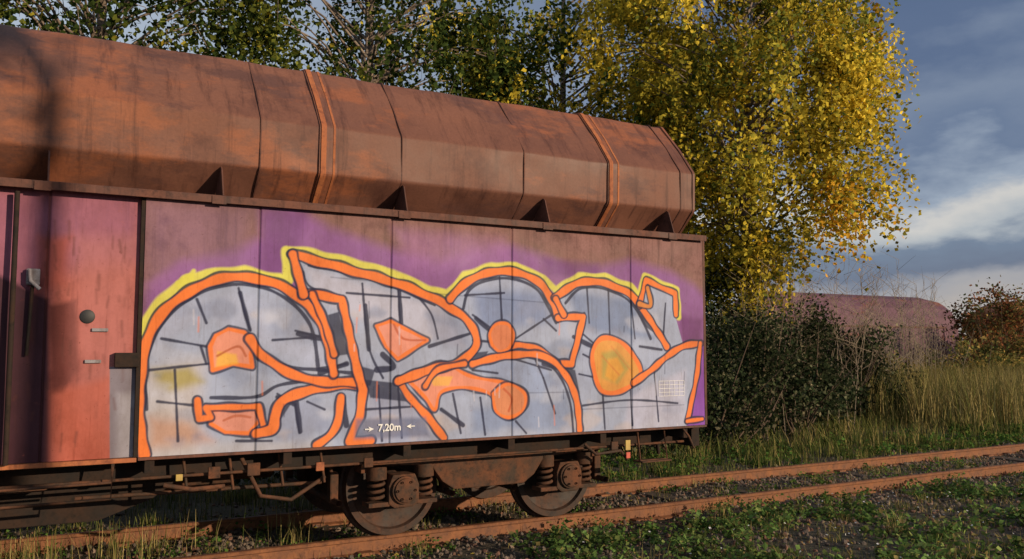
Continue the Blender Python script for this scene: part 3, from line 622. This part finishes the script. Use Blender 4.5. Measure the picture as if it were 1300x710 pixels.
shrub('golden_shrub',[(26,11.4,.5,1.7,1.2,.8),(28.5,11,.7,1.6,1.2,1.0),(31.5,11.4,.7,1.6,1.2,1.0),(23,10.8,.5,1.4,1.2,.9)],24000,.10,[(.20,.15,.045),(.09,.10,.03),(.26,.17,.05)],[3,3,1],15)
shrub('distant_trees',[(x_,46+3*math.sin(x_),1.6,5,3,3.0) for x_ in np.arange(-20,110,6)],34000,.45,[(.06,.07,.025),(.12,.09,.03),(.18,.09,.03)],[4,2,1],16)
rng=np.random.default_rng(21); tw=[]
for k in range(120):
    x=rng.uniform(12.5,28); y=6+(x-13)*.4+rng.normal()*.5; h=rng.uniform(1.8,4.2); lx=rng.normal()*.5; ly=rng.normal()*.3
    tw.append(([(x,y,-.2),(x+lx*.3,y+ly*.3,h*.5),(x+lx,y+ly,h)],[.011,.008,.003]))
    for q in range(8):
        t=rng.uniform(.3,.95); b=np.array([x+lx*t*t,y+ly*t*t,h*t]); tw.append(([b,b+np.array([rng.normal()*.2,rng.normal()*.2,.25]),b+np.array([rng.normal()*.4,rng.normal()*.3,.6])],[.007,.005,.002]))
tubes('bare_saplings',tw,plain('pale_twig',(.27,.21,.15),.9),None,4)
# grasses
def blades(P,h,wd,cols,lean=.35):
    n=len(P); az=rng.uniform(0,2*math.pi,n); dx=np.stack([np.cos(az),np.sin(az),np.zeros(n)],1); sdv=np.stack([-np.sin(az),np.cos(az),np.zeros(n)],1)
    h=h*rng.uniform(.5,1.2,n); l=np.abs(rng.normal(0,lean,n))*h; wv=wd*rng.uniform(.6,1.3,n)
    Z=np.array([0,0,1.]); a=P; b=P+Z*(h*.55)[:,None]+dx*(l*.3)[:,None]; c=P+Z*h[:,None]+dx*l[:,None]
    w_=wv[:,None]*sdv
    V=np.stack([a-w_*.5,a+w_*.5,b+w_*.4,b-w_*.4,c+w_*.08,c-w_*.08],1).reshape(-1,3); k=np.arange(n)[:,None]*6
    F=np.concatenate([k+np.array([[0,1,2,3]]),k+np.array([[3,2,4,5]])],0); return V,F,np.repeat(cols,6,axis=0)
def grass(name,P,h,wd,pal,wts,lean=.35):
    P=P.copy(); v,f,c=blades(P,h,wd,palette(len(P),pal,wts),lean); return np_mesh(name,v,f,M_grass,c)
def field(x0,x1,y0,y1,n,clump=True,fn=None,cs=.09):
    x=rng.uniform(x0,x1,n); y=rng.uniform(y0,y1,n)
    if clump:
        k=max(4,n//45); cx=rng.uniform(x0,x1,k); cy=rng.uniform(y0,y1,k); i=rng.integers(0,k,n); m_=rng.random(n)<.75
        x=np.where(m_,cx[i]+rng.normal(size=n)*cs,x); y=np.where(m_,cy[i]+rng.normal(size=n)*cs,y)
    return np.stack([x,y,gz(x,y)-.01],1)
DRY=[(.34,.27,.11),(.25,.19,.075),(.15,.15,.045),(.07,.09,.026)]
rng=np.random.default_rng(31)
P=field(18,36,4.6,11,20000,cs=.2); grass('tall_grass',P,1.25,.016,DRY,[5,4,3,1.5],.35)
P=field(9,40,3.4,8,13000,cs=.15); grass('tall_grass',P,.4,.014,DRY,[1,1,3,4],.5)
P=field(-4,16,2.7,5,9000); grass('short_grass',P,.22,.009,DRY,[.5,1,3,5])
P=field(3,22,-3.5,.1,8000,cs=.06); grass('short_grass',P,.10,.006,DRY,[2,2,3,3],.6)
P=field(-2,14,.1,2.8,3000); grass('track_grass',P,.12,.006,DRY,[2,2,3,3],.5)
P=field(-.6,2.6,.95,2.0,380); grass('dry_stalks',P,.34,.007,DRY,[2,2,2,2],.35)
P=field(4,15,-2.5,.3,500,cs=.05); grass('dry_stalks',P,.26,.005,DRY,[5,3,1,1],.5)
# leafy weeds
def weeds(name,x0,x1,y0,y1,nplants,seed,h=.16,size=.045,pal=((.085,.16,.035),(.055,.11,.025),(.13,.18,.04),(.18,.15,.05)),keep=None):
    global rng; rng=np.random.default_rng(seed); k=34
    cx=rng.uniform(x0,x1,nplants); cy=rng.uniform(y0,y1,nplants); r=rng.uniform(.05,.2,nplants); hh=h*rng.uniform(.3,1.3,nplants)
    pt=np.sin(cx*1.3+2)*np.sin(cy*2.1+cx*.6)+.5*np.sin(cx*3.1-cy*2.2); ok=pt>rng.uniform(-.9,.5,nplants); cx=cx[ok];cy=cy[ok];r=r[ok];hh=hh[ok]; nplants=len(cx)
    a=rng.uniform(0,6.28,(nplants,k)); rr=np.sqrt(rng.random((nplants,k)))*r[:,None]; x=cx[:,None]+rr*np.cos(a); y=cy[:,None]+rr*np.sin(a)
    z=gz(x,y)+hh[:,None]*rng.uniform(.1,1,(nplants,k))*(1-.5*(rr/r[:,None])**2)
    P=np.stack([x,y,z],-1).reshape(-1,3); tone=np.repeat(rng.uniform(.6,1.4,nplants),k)[:,None]
    v,f,c=leaves(P,size,palette(len(P),pal,[3,3,2,1])*tone,.45,.75); np_mesh(name,v,f,M_leaf,c)
weeds('weeds',4,20,-3.6,.35,1500,41,.21,.055,((.11,.18,.05),(.07,.12,.032),(.16,.20,.06),(.20,.16,.06)))
weeds('weeds',-1.5,14,-.6,2.9,500,42,.13,.035)
weeds('weeds',7,24,3,5,600,43,.22,.06)
rng=np.random.default_rng(5); P=field(4,16,-2.6,.2,260,False); P[:,2]+=rng.uniform(.08,.2,len(P)); v,f,c=leaves(P,.022,np.full((260,3),.7),.9,1.); np_mesh('small_white_flowers',v,f,M_leaf,c)
P=field(-2,16,-2.5,3.3,4200,False); P[:,2]+=.022; v,f,c=leaves(P,.042,palette(4200,[(.40,.30,.06),(.25,.15,.06),(.14,.08,.04)],[2,3,3]),1.2); np_mesh('fallen_leaves',v,f,M_leaf,c)
# ballast stones
import bmesh
bm=bmesh.new(); bmesh.ops.create_icosphere(bm,subdivisions=1,radius=1); tv=np.array([v.co[:] for v in bm.verts]); tf=np.array([[v.index for v in f.verts] for f in bm.faces]); bm.free()
n=17000; rng=np.random.default_rng(9); x=rng.uniform(-3,17,n); y=np.clip(rng.normal(1.0,1.5,n),-3.4,5); s=rng.uniform(.009,.034,n)
A=tv[None]*(1+rng.uniform(-.3,.3,(n,12,1)))*(s[:,None,None])*rng.uniform(.55,1.2,(n,1,3)); an=rng.uniform(0,6.28,n)
R=np.stack([np.stack([np.cos(an),-np.sin(an),0*an],-1),np.stack([np.sin(an),np.cos(an),0*an],-1),np.stack([0*an,0*an,1+0*an],-1)],1)
A=np.einsum('nij,nkj->nki',R,A); A+=np.stack([x,y,gz(x,y)+s*.25],-1)[:,None,:]
F=(tf[None]+np.arange(n)[:,None,None]*12).reshape(-1,3)
cs=np.repeat(palette(n,[(.11,.085,.065),(.07,.05,.04),(.17,.12,.09),(.14,.07,.045)],[3,3,1,2]),12,axis=0)
m,nt,bs=newmat('ballast_stone'); at_=N(nt,'ShaderNodeAttribute',attribute_name='paint'); nt.links.new(at_.outputs['Color'],bs.inputs['Base Color']); bs.inputs['Roughness'].default_value=.9
np_mesh('ballast',A.reshape(-1,3),F,m,cs)
print('DONE')
